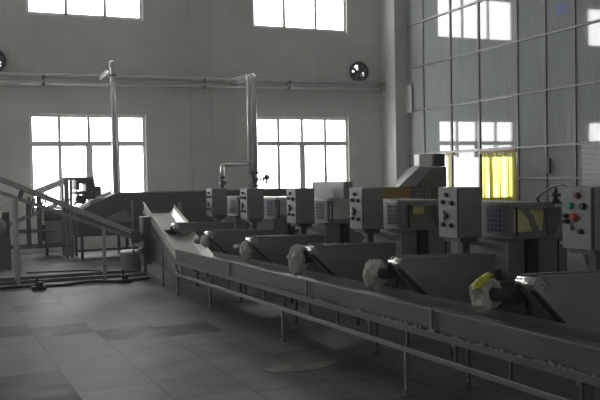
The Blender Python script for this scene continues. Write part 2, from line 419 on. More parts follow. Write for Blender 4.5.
for k in range(4):
    a = math.pi*k/4; w.tube([(.3-.08*.17*math.sin(a), -.07+.17*math.sin(a), .26+.17*math.cos(a)), (.3+.08*.17*math.sin(a), -.07-.17*math.sin(a), .26-.17*math.cos(a))], .01, 6)
w.build('hand_wheel', M['dark'], r)
g = thing('pressure_gauge', 'small round gauge on a thin stem against the right lower window', 'gauge', (6.79, 17.9, 1.415))
MB().cyl((0, 0, 0), (0, 0, .24), .015, 8).build('stem', M['dark'], g)
MB().lathe([(.05, .03), (.068, .02), (.068, -.025), (.055, -.035)], (0, 0, .29), 20, 'y').build('dial', M['dark'], g)
# bracket on the corner column
mb = MB(); mb.box((-.04, -.14, -.38), (0, -.1, .38)); mb.box((-.04, .1, -.38), (0, .14, .38)); mb.box((-.04, -.1, .34), (0, .1, .38)); mb.box((-.04, -.1, -.38), (0, .1, -.34)); mb.box((-.015, -.1, -.34), (0, .1, .34))
o = mb.build('pipe_bracket', M['winframe']); o.location = (XG-.05, 19.085, 3.8)
tag(o, 'tall grey steel bracket in the corner where the wall pipes end', 'bracket')
def fan(x, z, label):
    r = thing('exhaust_fan', label, 'fan', (x, YB, z))
    f = MB(); f.box((-.36, -.012, -.36), (.36, -.001, .36)); f.build('mounting_plate', M['column'], r)
    f = MB(); f.lathe([(.255, -.012), (.285, -.03), (.285, -.1), (.265, -.12), (.245, -.1), (.245, -.012)], (0, 0, 0), 36, 'y'); f.build('shroud', M['black'], r)
    MB().lathe([(.245, -.013), (.245, -.018)], (0, 0, 0), 36, 'y').build('back_grille', M['knob'], r)
    s = MB()
    for a0, a1, r0, r1 in ((1.7, 2.35, .06, .2), (2.9, 3.25, .13, .2), (5.2, 5.75, .09, .2), (5.95, 6.2, .12, .17), (4.1, 4.3, .13, .19)):
        P = [(r0*math.cos(a0), -.022, r0*math.sin(a0)), (r0*math.cos(a1), -.022, r0*math.sin(a1)), (r1*math.cos(a1), -.022, r1*math.sin(a1)), (r1*math.cos((a0+a1)/2)*1.05, -.022, r1*math.sin((a0+a1)/2)*1.05), (r1*math.cos(a0), -.022, r1*math.sin(a0))]
        s.quad(P)
    s.build('daylight_gap', M['skygap'], r)
    for k in range(5):
        a = 2*math.pi*k/5 + .3; b = MB()
        P = []
        for rr, w in ((.05, .25), (.14, .38), (.23, .42)):
            P.append(((rr*math.cos(a-w*.5), -.045, rr*math.sin(a-w*.5)), (rr*math.cos(a+w*.5), -.075, rr*math.sin(a+w*.5))))
        for p, q in zip(P, P[1:]): b.quad([p[0], p[1], q[1], q[0]])
        bo = b.build('blade', M['dark'], r); sm = bo.modifiers.new('t', 'SOLIDIFY'); sm.thickness = .006
    MB().lathe([(.02, -.1), (.06, -.09), (.06, -.03)], (0, 0, 0), 20, 'y').build('hub', M['knob'], r)
fan(10.40, 4.62, 'round black exhaust fan above the pipes near the right corner')
fan(.80, 4.555, 'round black exhaust fan above the pipes cut by the left edge')
# ------------------------------------------------------------------ collecting trough
tr = thing('collecting_trough', 'long steel collecting trough on legs running the length of the machine row', 'trough', line(0, 0), ANG)
def zs(s): return -.0085*s
S0, S1 = -3.6, 6.25; S2 = 10.0; TW = .60
def loft(rows, mat, name, closed=False):
    mb = MB(); V = [[mb.bm.verts.new(p) for p in r] for r in rows]
    for A, B in zip(V, V[1:]):
        for k in range(len(A)-1): mb.bm.faces.new([A[k], A[k+1], B[k+1], B[k]])
    o = mb.build(name, mat, tr); s = o.modifiers.new('t', 'SOLIDIFY'); s.thickness = .006; s.offset = 0; return o
def sect(s, dz, top=.725, bot=.565): return [(-.012, s, top-.012+dz), (-.012, s, top+dz), (.004, s, top+dz), (.012, s, bot+dz), (.12, s, bot-.06+dz), (TW-.1, s, bot-.06+dz), (TW, s, bot+.02+dz), (TW, s, top-.06+dz)]
loft([sect(s, zs(s)) for s in (S0, -2, 0, 2, 4, S1)], M['trough'], 'channel')
def isect(f, low):
    r = [(p[0]+.50*f, S1+(S2-S1)*f, p[2]+zs(S1)+.60*f) for p in sect(0, 0)]
    if low: r[-1] = (r[-2][0]+.01, r[-2][1], r[-2][2]+.012)
    return r
loft([isect(0, 1), isect(.25, 1), isect(.54, 1), isect(.56, 0), isect(1, 0)], M['pale'], 'infeed_chute')  # paler steel than the channel: window light on the tray put into its colour
mb = MB(); mb.bar((-.008, S0, .535+zs(S0)), (-.008, S1, .535+zs(S1)), .03, .05); mb.bar((TW-.03, S0, .50+zs(S0)), (TW-.03, S1, .50+zs(S1)), .035, .04)
for s in (-3, -1.8, -.6, .6, 1.8, 3, 4.2, 5.4): mb.bar((0, s, .49+zs(s)), (TW-.03, s, .49+zs(s)), .03, .03)
mb.build('support_flange', M['trough'], tr)
mb = MB(); rg = random.Random(5)
for i in range(190):
    c = rg.choice((-.9, -.3, .1, .6, 1.2, -1.7, 2.2)); s = rg.gauss(c, .28) if i % 3 else rg.uniform(-3, 3.5)
    h_ = rg.uniform(.003, .016) if rg.random() < .8 else rg.uniform(.015, .03); zz = .557+zs(s)
    mb.box((-.026, s, zz), (-.006, s+rg.uniform(.006, .035), zz+h_), .002)
ro = mb.build('residue', M['crumb'], tr); ro['kind'] = 'stuff'
for s in (-.37, 1.74, 3.9, -2.5):
    MB().box((-.026, s-.012, .56+zs(s)), (-.008, s+.012, .73+zs(s)), .003).build('joint_strap', M['frame'], tr)
for t, z in ((0, .365), (TW-.02, .365)):
    a = 1 if t == 0 else 0
    MB().bar((t, S0, z+zs(S0)*1.0), (t, S1, z-.005+zs(S1)), .04, .042, bev=.004).build('frame_rail', M['frame'] if a else M['dark'], tr)  # rear rail coloured darker for the shade under the trough
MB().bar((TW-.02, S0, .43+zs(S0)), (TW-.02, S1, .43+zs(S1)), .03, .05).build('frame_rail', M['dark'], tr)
for s in (-3.1, -1.83, -1.22, -.64, -.02, .55, 1.13, 1.72, 2.3, 2.85, 3.4, 4.0, 4.6, 5.2, 5.9):
    MB().box((-.01, s-.01, .38+zs(s)), (.01, s+.01, .52+zs(s))).build('upright', M['dark'], tr)
def leg(t, s, z1, par=tr):
    l = MB(); l.box((t-.016, s-.016, .07), (t+.016, s+.016, z1), .003); o = l.build('leg', M['frame'] if t < .2 else M['dark'], par)  # rear legs get a dark colour in place of the shade underneath
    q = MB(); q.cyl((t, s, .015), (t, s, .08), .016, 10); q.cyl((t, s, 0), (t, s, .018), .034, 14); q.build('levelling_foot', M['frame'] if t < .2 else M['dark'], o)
for s in (-2.35, 0, 2.35, 4.68, 6.14): leg(0, s, .35+zs(s))
for s in (-2.4, -.06, 1.38, 3.2, 5.0, 6.9): leg(TW-.05, s, (.35 if s < 6.2 else .55)+zs(s))
leg(.10, 7.30, .60); leg(.46, 9.8, 1.0); leg(1.0, 9.8, 1.0)
mb = MB(); mb.hexa([(.03, 6.35, .25), (.46, 9.7, .25), (.48, 9.7, .25), (.05, 6.35, .25), (.05, 6.4, .47), (.46, 9.7, 1.0), (.48, 9.7, 1.0), (.07, 6.4, .47)]); mb.build('side_panel', M['tank'], tr)
MB().bar((0, 6.1, .33), (.48, 9.95, .93), .03, .035).build('chute_rail', M['frame'], tr)
MB().bar((-.0, 6.25, .49), (.49, 9.98, 1.09), .035, .05).build('chute_rail', M['dark'], tr)
mb = MB(); mb.box((.50, 10.0, .98), (1.08, 10.03, 1.12)); mb.build('end_plate', M['dark'], tr)
mb = MB(); mb.box((.15, 8.7, .2), (.30, 9.0, 1.05), .01); mb.box((.16, 8.75, 0), (.2, 8.8, .25)); mb.box((.22, 8.95, 0), (.26, 9.0, .25)); mb.cyl((.14, 8.85, .7), (.14, 8.65, .7), .08); mb.cyl((.14, 8.85, .45), (.14, 8.65, .45), .06); mb.build('drive_cover', M['dark'], tr)
MB().box((.05, 9.1, 0), (.08, 9.13, 1.34)).build('post', M['frame'], tr)
MB().box((1.17, 9.87, 0), (1.24, 9.94, 1.24)).build('post', M['frame'], tr)
# water stain / flattened film on the floor
mb = MB(); rg = random.Random(9); pts = []
for k in range(22):
    a = 2*math.pi*k/22; pts.append((.36*math.cos(a)*(1+rg.uniform(-.14, .1)), .19*math.sin(a)*(1+rg.uniform(-.2, .1))))
mb.prism(pts, 'z', .001, .006); o = mb.build('floor_scrap', M['wet']); w = line(-.32, 1.26); o.location = w; o.rotation_euler.z = .1
tag(o, 'flat pale wet scrap lying on the floor in front of the trough', 'scrap')
# ------------------------------------------------------------------ the row of machines
CS = [-.89, .85, 2.63, 4.43, 6.15, 7.95]
ES = [0, .04, .18, .30, .48, .45]                 # the upper works sit a little further along on each next machine
HX = [0, 0, .06, .18, .2, .2]
BOXES = {'control_box', 'post'}
CHUTE = {'side_plate', 'roller', 'belt', 'under_plate', 'motor', 'leg'}
mach_lab = [
 'steel machine nearest the camera, orange knob on its control box at the right edge',
 'second steel machine from the camera, its hood in front of the yellow curtain',
 'third steel machine from the camera, blue labelled hood below the slanted grey hopper',
 'fourth steel machine from the camera, with a grey steel case on its hood',
 'fifth steel machine from the camera, below the gate valve and the right lower window',
 'sixth and farthest steel machine, its chute over the sloping end of the trough']
bag_lab = None
def rivets(mb, pts, y, r=.012):
    for t, z in pts: mb.cyl((t, y, z), (t, y-.008, z), r, 8)
def machine(i):
    sc = CS[i]; dz = zs(sc); ey = ES[i]; eh = ey + HX[i]
    R = thing('processing_machine', mach_lab[i], 'machine', line(0, sc, 0), ANG, 'steel machines along the trough')
    def B(mb, name, mat, par=R):
        if par is R:
            for v in mb.bm.verts:
                v.co.z += (dz + (dc if name in CHUTE else 0)) if v.co.z > .12 else 0
                if name not in CHUTE: v.co.y += ey if name in BOXES else eh
        return mb.build(name, mat, par)
    W = .17                                        # width of the discharge chute
    dc = .02 if i == 5 else -.028
    zl = .80 if i == 5 else 0
    poly = [(.505, .985), (.53, 1.005), (1.0, .995), (1.57, .972), (1.57, .46)] + ([(.87, .575)] if not zl else [(.90, .50), (.87, .79), (.635, .80)]) + [(.535, .885), (.505, .92)]
    for y, nm in ((0, 'side_plate'), (W, 'side_plate')):
        mb = MB(); mb.prism(poly, 'y', y-.006, y+.006, .002)
        mb.bar((.55, y-.004, 1.003), (1.57, y-.004, .974), .03, .012)
        if y == 0:
            rivets(mb, [(.60, .975), (.565, .945), (.60, .91), (.635, .945)], -.006, .011); rivets(mb, [(.86, .93), (1.12, .955), (1.5, .93)], -.006)
        B(mb, nm, M['plate'])
    mb = MB(); mb.cyl((.535, -.012, .948), (.535, W+.02, .948), .05, 24); B(mb, 'roller', M['bright'])
    mb = MB(); mb.hexa([(.56, .015, .985), (1.57, .015, .93), (1.57, W-.015, .93), (.56, W-.015, .985), (.56, .015, .992), (1.57, .015, .94), (1.57, W-.015, .94), (.56, W-.015, .992)])
    mb.hexa([(.50, -.0, .90), (.53, -.0, .93), (.53, .055, .93), (.50, .055, .90), *([(.86, -.0, .545), (.885, -.0, .57), (.885, .055, .57), (.86, .055, .545)] if not zl else [(.62, -.0, .79), (.645, -.0, .81), (.645, .055, .81), (.62, .055, .79)])])
    B(mb, 'belt', M['belt'])
    mb = MB(); mb.cyl((.50, W+.02, .84), (.50, W+.42, .82), .05, 20); mb.box((.48, W+.006, .80), (.60, W+.03, .94)); B(mb, 'motor', M['belt'])
    mb = MB()
    e = ((.86, .545), (.885, .57)) if not zl else ((.62, .79), (.645, .81))
    mb.hexa([(.515, .06, .90), (.545, .06, .93), (.545, W+.01, .93), (.515, W+.01, .90), (e[0][0]+.01, .06, e[0][1]), (e[1][0]+.01, .06, e[1][1]), (e[1][0]+.01, W+.01, e[1][1]), (e[0][0]+.01, W+.01, e[0][1])])
    B(mb, 'under_plate', M['plate'])
    for t in (1.10, 1.62):
        mb = MB(); mb.box((t-.02, W/2-.02, 0), (t+.02, W/2+.02, .60)); B(mb, 'leg', M['dark'])
    # cabinet body
    mb = MB()
    mb.box((1.96, .23, .14), (2.17, 1.20, 1.055), .006); mb.box((2.17, .40, .14), (2.36, 1.20, 1.055)); mb.box((2.36, .23, .14), (3.05, 1.20, 1.055), .006)
    B(mb, 'cabinet', M['plate'])
    mb = MB(); mb.box((2.19, .385, .3), (2.345, .399, 1.03)); B(mb, 'recess_panel', M['black'])
    mb = MB(); mb.box((2.25, .37, .45), (2.275, .384, 1.02)); B(mb, 'recess_rod', M['frame'])
    mb = MB()
    for t in (2.62, 2.80): mb.box((t-.006, .222, .2), (t+.006, .231, 1.03))
    B(mb, 'panel_seam', M['black'])
    mb = MB(); mb.box((1.93, .20, 1.045), (3.05, 1.26, 1.07), .004); B(mb, 'table_top', M['frame'])
    for (t, y) in ((2.02, .3), (2.98, .3), (2.02, 1.14), (2.98, 1.14)):
        mb = MB(); mb.cyl((t, y, 0), (t, y, .15), .03, 10); B(mb, 'foot', M['frame'])
    # chute inlet between chute and cabinet
    mb = MB(); mb.box((1.55, .02, .42), (1.97, W-.02, .66), .004); mb.box((1.45, .34, .42), (1.96, 1.1, .74), .006); B(mb, 'trough_box', M['dark'])
    mb = MB(); mb.bar((1.66, .62, .95), (1.97, 1.0, 1.02), .05, .06); mb.bar((1.66, .58, .90), (1.97, .5, .80), .04, .05); B(mb, 'drive_bracket', M['dark'])
    # hood
    hx0, hx1, hy0, hy1 = 2.0, 2.58, .23, 1.24
    mb = MB()
    mb.box((hx0, hy0+.0, 1.07), (hx0+.012, hy1, 1.385))
    mb.box((hx0+.012, hy0, 1.07), (hx0+.03, hy0+.012, 1.385)); mb.box((hx0+.03, hy0, 1.07), (hx1-.13, hy0+.012, 1.12)); mb.box((hx0+.03, hy0, 1.355), (hx1-.13, hy0+.012, 1.385))
    mb.box((hx1-.13, hy0, 1.07), (hx1, hy0+.012, 1.385)); mb.box((hx1-.012, hy0+.012, 1.07), (hx1, hy1, 1.385)); mb.box((hx0+.012, hy1-.012, 1.07), (hx1-.012, hy1, 1.11))
    hood = B(mb, 'hood', M['box'])
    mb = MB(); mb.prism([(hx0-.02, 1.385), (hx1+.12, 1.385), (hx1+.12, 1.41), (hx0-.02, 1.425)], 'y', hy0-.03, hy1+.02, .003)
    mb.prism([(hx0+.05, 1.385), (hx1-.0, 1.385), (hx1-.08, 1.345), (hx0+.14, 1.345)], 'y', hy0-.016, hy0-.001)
    B(mb, 'lid', M['white'] if i in (3, 4) else M['frame'])  # white lids hold the window reflection as colour
    mb = MB(); mb.box((hx0+.062, hy0-.008, 1.075), (hx0+.078, hy0+.004, 1.372)); B(mb, 'latch_post', M['black'])
    mb = MB()
    nx = 9; rows = []
    for a in range(nx+1):
        t = hx0+.02 + (hx1-.13-hx0-.02)*a/nx; row = []
        for b in range(5):
            z = 1.10 + .26*b/4; row.append(mb.bm.verts.new((t, hy0+.03+.012*math.sin(a*1.3+b*1.7+i), z)))
        rows.append(row)
    for A, Bq in zip(rows, rows[1:]):
        for k in range(4): fc = mb.bm.faces.new([A[k], A[k+1], Bq[k+1], Bq[k]]); fc.smooth = True
    vp = B(mb, 'viewing_pane', [M['dim'], M['film'], M['dim'], M['paneglare'], M['paneglare'], M['dim']][i])  # pale panes have the window glare painted in
    if i == 1:
        mb = MB(); P0 = [(hx0+.15, 1.345), (hx0+.22, 1.35), (hx0+.30, 1.29), (hx0+.385, 1.12), (hx0+.30, 1.11), (hx0+.235, 1.25)]
        mb.prism(P0, 'y', hy0+.012, hy0+.018); mb.build('grey_flap', M['plate'], R).location = (0, eh, dz)
    if i == 2:
        mb = MB(); mb.prism([(hx0+.14, 1.24), (hx0+.3, 1.25), (hx0+.31, 1.34), (hx0+.15, 1.345)], 'y', hy0+.008, hy0+.013); mb.build('yellow_scrap', M['film'], R).location = (0, eh, dz)
    # round cover at the right of the opening
    mb = MB(); mb.prism([(hx1-.13, 1.36), (hx1+.06, 1.36), (hx1+.06, 1.2), (hx1-.02, 1.08), (hx1-.10, 1.08), (hx1-.13, 1.2)], 'y', hy0-.02, hy0-.001, .004); B(mb, 'hinge_cover', M['dark'])
    mb = MB(); mb.box((hx1+.02, hy0+.05, 1.07), (hx1+.42, hy0+.4, 1.36), .006); mb.box((hx1+.02, hy0+.044, 1.15), (hx1+.42, hy0+.05, 1.16)); B(mb, 'side_housing', M['plate'])
    # label on the aisle side and near face
    lb = MB(); lb.box((hx0-.004, hy0+.12, 1.11), (hx0, hy0+.40, 1.37)); lo = B(lb, 'label_plate', M['sticker'])
    mk = MB()
    for rr in range(5):
        z = 1.335 - rr*.05
        for c in range(4):
            y = hy0+.145+c*.06
            mk.box((hx0-.007, y, z), (hx0-.003, y+.046, z+.008)); mk.box((hx0-.007, y+.008, z-.016), (hx0-.003, y+.016, z+.02)); mk.box((hx0-.007, y+.03, z-.016), (hx0-.003, y+.038, z+.016)); mk.box((hx0-.007, y, z-.018), (hx0-.003, y+.046, z-.011))
    for v in mk.bm.verts: v.co.z += dz; v.co.y += eh
    mk.build('label_print', M['blue'], lo)
    # control box on its post
    bx0, by0 = 1.50, .43
    mb = MB(); mb.box((1.60, .50, 0), (1.69, .59, 1.07), .006); mb.box((1.545, .47, 1.03), (1.76, .74, 1.068)); B(mb, 'post', M['dark'])
    mb = MB(); mb.box((bx0, by0, 1.068), (bx0+.292, by0+.345, 1.588), .008); cb = B(mb, 'control_box', M['box'])
    mb = MB(); mb.box((bx0+.004, by0-.012, 1.08), (bx0+.27, by0, 1.577), .004); mb.build('door', M['box'], cb).location = (0, ey, dz)
    mb = MB(); mb.box((bx0-.006, by0-.004, 1.075), (bx0+.0, by0+.02, 1.58)); mb.build('door_seal', M['black'], cb).location = (0, ey, dz)
    def btn(f, z, r, mat, nm, d=.03):
        y = by0+.345*(1-f)
        q = MB(); q.cyl((bx0, y, z), (bx0-.008, y, z), r*1.3, 16); q.cyl((bx0-.008, y, z), (bx0-d, y, z), r, 16); q.build(nm, mat, cb).location = (0, ey, dz)
    if i == 0:
        btn(.52, 1.515, .022, M['redbrown'], 'selector_knob'); btn(.28, 1.43, .026, M['green'], 'green_lamp'); btn(.70, 1.43, .024, M['knob'], 'button')
        btn(.42, 1.335, .03, M['orange'], 'stop_button', .04); btn(.16, 1.345, .018, M['knob'], 'selector_knob', .05); btn(.18, 1.30, .018, M['knob'], 'selector_knob', .05)
        btn(.30, 1.25, .02, M['steel'], 'button'); btn(.62, 1.22, .018, M['knob'], 'button')
        q = MB(); q.box((bx0-.003, by0+.12, 1.545), (bx0, by0+.2, 1.565)); q.build('name_strip', M['sticker'], cb).location = (0, ey, dz)
    else:
        for f, z, m_ in ((.42, 1.51, 'knob'), (.24, 1.435, 'knob'), (.68, 1.43, 'knob'), (.3, 1.325, 'steel'), (.42, 1.295, 'redbrown' if i == 2 else 'knob'), (.3, 1.265, 'steel'), (.26, 1.205, 'knob'), (.66, 1.20, 'knob')):
            btn(f, z, .02, M[m_], 'button')
    return R
ms = [machine(i) for i in range(6)]
# case on the fourth hood
o = MB().box((-.20, -.46, 0), (-.05, .55, .245), .006).build('steel_case', M['plate']); w = line(2.26, 5.22); o.location = (w.x, w.y, 1.426+zs(CS[3])); o.rotation_euler.z = ANG
tag(o, 'plain grey steel case lying on the fourth machine hood below the right lower window', 'case')
# bags over the chute motors
def bag(i, t, s, z, sx, sy, sz, label, seed, dent=0.):
    bm = bmesh.new(); bmesh.ops.create_icosphere(bm, subdivisions=5, radius=1)
    for v in bm.verts:
        p = v.co.copy(); q = p*1.6 + Vector((seed*3.1, seed, 0))
        f1 = Vector((p.x*3.4, p.y*3.4, p.z*.8)) + Vector((seed*3.1, seed, 0))
        d = noise.noise(q)*.26 + abs(noise.noise(f1))*.22 + noise.noise(p*4.2+Vector((0, seed, 0)))*.07 - .06
        k = 1 + d
        if p.z < -.3: k *= 1 + .35*(-p.z-.3)*(1 if p.x < .15 else .3)
        if dent:
            c = p.dot(Vector((.25, -.95, .1)).normalized())
            if c > .72: k *= 1 - dent*min(1, (c-.72)/.14)
        v.co = Vector((p.x*sx*k, p.y*sy*k, p.z*sz*k))
    me = bpy.data.meshes.new('plastic_bag'); 
    for f in bm.faces: f.smooth = True
    bm.to_mesh(me); bm.free(); me.materials.append(M['bag'])
    o = bpy.data.objects.new('plastic_bag', me); COL.objects.link(o)
    o.location = line(t, s, z); o.rotation_euler.z = ANG
    return tag(o, label, 'bag', 'plastic bags tied over the chute motors')
b0 = bag(0, .50, -.36, .80, .125, .12, .12, 'crumpled white plastic bag with a yellow scrap, hanging by the nearest chute', 1, .5)
bm = bmesh.new(); bmesh.ops.create_icosphere(bm, subdivisions=3, radius=1)
for v in bm.verts:
    p = v.co; k = 1 + .35*noise.noise(p*2+Vector((5, 1, 0))); v.co = Vector((p.x*.085*k, p.y*.05*k, p.z*.035*k + p.x*.055))
me = bpy.data.meshes.new('yellow_scrap'); [setattr(f, 'smooth', True) for f in bm.faces]; bm.to_mesh(me); bm.free(); me.materials.append(pbsdf('lemon film', (.52, .52, .05), .4))
y = bpy.data.objects.new('yellow_scrap', me); COL.objects.link(y); y.parent = b0; y.location = (-.07, -.03, .105); y['label'] = 'lemon yellow scrap of film'
bag(1, .50, 1.29, .785, .105, .12, .135, 'white plastic bag hanging beside the second chute from the camera', 2)
bag(2, .47, 2.93, .79, .115, .13, .15, 'large pale plastic bag hanging beside the third chute from the camera', 3)
bag(3, .50, 4.62, .76, .085, .11, .12, 'small grey plastic bag hanging beside the fourth chute from the camera', 4)
bag(4, .50, 6.32, .77, .075, .1, .09, 'small grey plastic bag hanging beside the fifth chute from the camera', 5)
# black hose from the second machine to the nearest control box
z_ = 1.40
w0 = line(2.52, CS[1]+.16, 0)
def lp(t, s, z): return tuple(line(t, s, z))
r = thing('air_hose', 'black hose arching from the second hood over to the nearest control box', 'hose', (0, 0, 0))
P = [lp(2.35, 1.1, 1.41), lp(2.324, 1.1, 1.45), lp(2.196, .9, 1.503), lp(2.01, .6, 1.555), lp(1.815, .3, 1.60), lp(1.66, .05, 1.61), lp(1.62, -.06, 1.58)]
MB().tube(bend(P, .1, 3), .011, 8).build('hose', M['black'], r)
P = [lp(2.55, .92, 1.395), lp(2.58, .8, 1.52), lp(2.5, .6, 1.55), lp(2.55, .5, 1.47), lp(2.62, .7, 1.44), lp(2.6, .88, 1.395)]
MB().tube(bend(P, .1, 3), .006, 8).build('loose_cable', M['black'], r)
f = MB(); a = line(2.5, 1.02)
for z0, z1, rr in ((1.40, 1.44, .045), (1.44, 1.47, .025), (1.47, 1.50, .05), (1.50, 1.56, .018)): f.cyl((a.x, a.y, z0), (a.x, a.y, z1), rr, 12)
f.build('coupling', M['knob'], r)
# ------------------------------------------------------------------ machine with slanted hopper near the corner
r = thing('hopper_machine', 'large dim machine with a slanted grey hood and ochre side near the glass corner', 'machine', (9.6, 16.6, 0), .0)
mb = MB(); mb.box((-.3, -.45, .15), (1.0, .65, 1.40), .01); mb.build('body', M['tank'], r)
mb = MB(); mb.hexa([(-.25, -.55, 1.43), (.20, -.60, 1.43), (.20, .0, 1.43), (-.02, .0, 1.43), (.34, -.55, 1.90), (.66, -.6, 1.86), (.66, .0, 1.86), (.45, .0, 1.90)]); mb.build('slanted_hood', M['box'], r)
mb = MB(); mb.hexa([(.22, -.62, 1.40), (1.02, -.62, 1.40), (1.02, .6, 1.40), (.22, .6, 1.40), (.68, -.62, 1.86), (1.02, -.62, 1.88), (1.02, .6, 1.88), (.68, .6, 1.86)]); mb.build('head_housing', M['dark'], r)
mb = MB(); mb.box((-.66, -.5, 1.08), (.12, -.1, 1.425), .006); mb.build('side_panel', M['brown'], r)
mb = MB()
for k in range(6): mb.box((.18+k*.09, -.47, 1.1), (.20+k*.09, -.455, 1.4))
for k in range(3): mb.box((.16, -.475, 1.15+k*.1), (.68, -.462, 1.165+k*.1))
mb.build('grille', M['frame'], r)
for x, yy in ((-.25, -.4), (.95, -.4), (-.25, .6), (.95, .6)): MB().cyl((x, yy, 0), (x, yy, .16), .04, 10).build('foot', M['dark'], r)
mb = MB(); mb.box((-.62, -.45, 0), (-.57, -.4, 1.09)); mb.build('leg', M['dark'], r)
o = MB().box((-.18, -.12, 0), (.18, .12, .27), .015).build('white_box', M['white']); o.location = (10.07, 16.12, 1.905)
tag(o, 'white box on top of the slanted hood below the glass partition', 'box')
o = MB().box((-.15, -.15, 0), (.15, .15, .30), .012).build('motor_housing', M['black']); o.location = (10.43, 16.12, 1.885)
tag(o, 'black box beside the white one on the slanted hood', 'box')
# ------------------------------------------------------------------ washing tank against the back windows
r = thing('washing_tank', 'long dark steel tank below the back windows, behind the sloping trough end', 'tank', (3.2, 17.6, 0))
mb = MB(); mb.prism([(-.9, 1.02), (-.58, 1.20), (-.04, 1.42), (4.1, 1.42), (4.1, .50), (-.9, .50)], 'y', 0, 1.2, .008); mb.build('shell', M['tank'], r)
mb = MB(); mb.bar((-.04, -.012, 1.425), (4.1, -.012, 1.425), .03, .03); mb.bar((-.58, -.012, 1.205), (-.04, -.012, 1.425), .03, .03); mb.build('rim', M['plate'], r)
mb = MB(); mb.prism([(-.3, .9), (.12, 1.06), (.28, .86), (.22, .78), (-.1, .8)], 'y', -.05, -.012, .004); mb.build('outlet_cover', M['plate'], r)
for x in (-.8, .17, 1.4, 2.7, 4.0):
    for yy in (.1, 1.1): MB().box((x-.03, yy-.03, 0), (x+.03, yy+.03, .51)).build('leg', M['dark'], r)
MB().bar((-.9, .02, .2), (4.0, .02, .2), .04, .05).build('lower_rail', M['dark'], r)
# ------------------------------------------------------------------ near inclined conveyor (left)
YC = 13.7
r = thing('inclined_conveyor', 'inclined conveyor with two legs rising to the left in front, nearest at the left edge', 'conveyor', (1.7, YC, 0))
def inc(x): return 1.801 + (x-.596)*(.80-1.801)/(2.80-.596)     # top of the upper rail
def xz(x, d): return (x-1.7, inc(x)+d)
for yy in (0, .55):
    a = xz(-1.0, -.03); b = xz(2.86, -.03)
    MB().bar((a[0], yy, a[1]), (b[0], yy, b[1]), .04, .085, bev=.004).build('side_rail', M['rail'], r)
    l0 = 1.575; 
    def lz(x): return 1.575 + (x-.59)*(.749-1.575)/(2.661-.59)
    MB().bar((-2.7, yy, lz(-1.0)-.02), (2.70-1.7, yy, lz(2.70)-.02), .035, .06, bev=.004).build('lower_rail', M['frame'], r)
    for x in (-.5, .1, .9, 1.62, 2.2):
        MB().bar((x-1.7+.06, yy, inc(x)-.06), (x-1.7, yy, lz(x)), .03, .04).build('strut', M['dark'], r)
mb = MB(); a = xz(-1.0, -.06); b = xz(2.8, -.06); mb.hexa([(a[0], .02, a[1]-.01), (b[0], .02, b[1]-.01), (b[0], .53, b[1]-.01), (a[0], .53, a[1]-.01), (a[0], .02, a[1]), (b[0], .02, b[1]), (b[0], .53, b[1]), (a[0], .53, a[1])]); mb.build('belt', M['belt'], r)
mb = MB(); mb.cyl((2.80-1.7, -.04, .745), (2.80-1.7, .6, .745), .06); mb.build('end_roller', M['dark'], r)
mb = MB(); mb.box((.98, -.05, .62), (1.14, -.02, .84), .01); mb.build('bearing_plate', M['dark'], r)
for x, yy in ((.83-.0, 0), (2.22, 0), (2.31, .55), (.83, .55)):
    MB().box((x-1.7-.028, yy-.028, .0), (x-1.7+.028, yy+.028, lz(x)), .003).build('leg', M['rail'], r)
for yy in (0, .55): MB().bar((-2.6, yy, .075), (1.2, yy, .075), .05, .06).build('base_rail', M['dark'], r)
MB().bar((-.87, .0, .16), (-.87, .55, .16), .04, .04).build('cross_bar', M['dark'], r)
# clutter on the floor under it
mb = MB(); rg = random.Random(2); pts = [(-.6, 13.45, .03)]
for k in range(1, 16): pts.append((-.6+k*.235, 13.42+.05*math.sin(k*1.9)+rg.uniform(-.03, .03), .03+.012*math.sin(k*1.3)))
mb.tube(bend(pts, .1, 3), .024, 8); o = mb.build('hose', M['black']); tag(o, 'black hose lying along the floor at the foot of the near inclined conveyor', 'hose')
mb = MB(); pts = [(1.1, 15.6, .018), (1.7, 15.5, .018), (2.25, 15.35, .018), (2.42, 15.0, .018), (2.3, 14.8, .018), (2.5, 14.6, .018)]
mb.tube(bend(pts, .3, 5), .014, 8); o = mb.build('cable', M['black']); tag(o, 'thin dark cable curving over the floor behind the near inclined conveyor', 'cable')
for (x, yy, lab) in ((.98, 13.5, 'dark pedal shaped fitting on the floor beside the left conveyor leg'), (2.36, 13.62, 'dark fitting on the floor at the right pair of conveyor legs')):
    mb = MB(); mb.box((-.11, -.07, .0), (.11, .07, .06), .015); mb.box((-.05, -.05, .06), (.06, .05, .13), .015); mb.cyl((-.02, 0, .13), (-.03, 0, .22), .02, 10)
    o = mb.build('pump_fitting', M['black']); o.location = (x+.12, yy-.32 if x < 2 else yy-.30, 0); tag(o, lab, 'fitting')
# bucket and plank
r = thing('bucket', 'grey ribbed bucket with a pale top standing left of the sloping trough end', 'bucket', (2.92, 14.95, 0))
mb = MB(); mb.lathe([(.17, 0), (.18, .01), (.205, .33), (.215, .34), (.215, .36), (.2, .36)], (0, 0, 0), 36); mb.build('body', M['bucket'], r)
mb = MB(); mb.lathe([(.21, .36), (.213, .375), (.18, .395), (.02, .40)], (0, 0, 0), 36); mb.build('lid', M['white'], r)
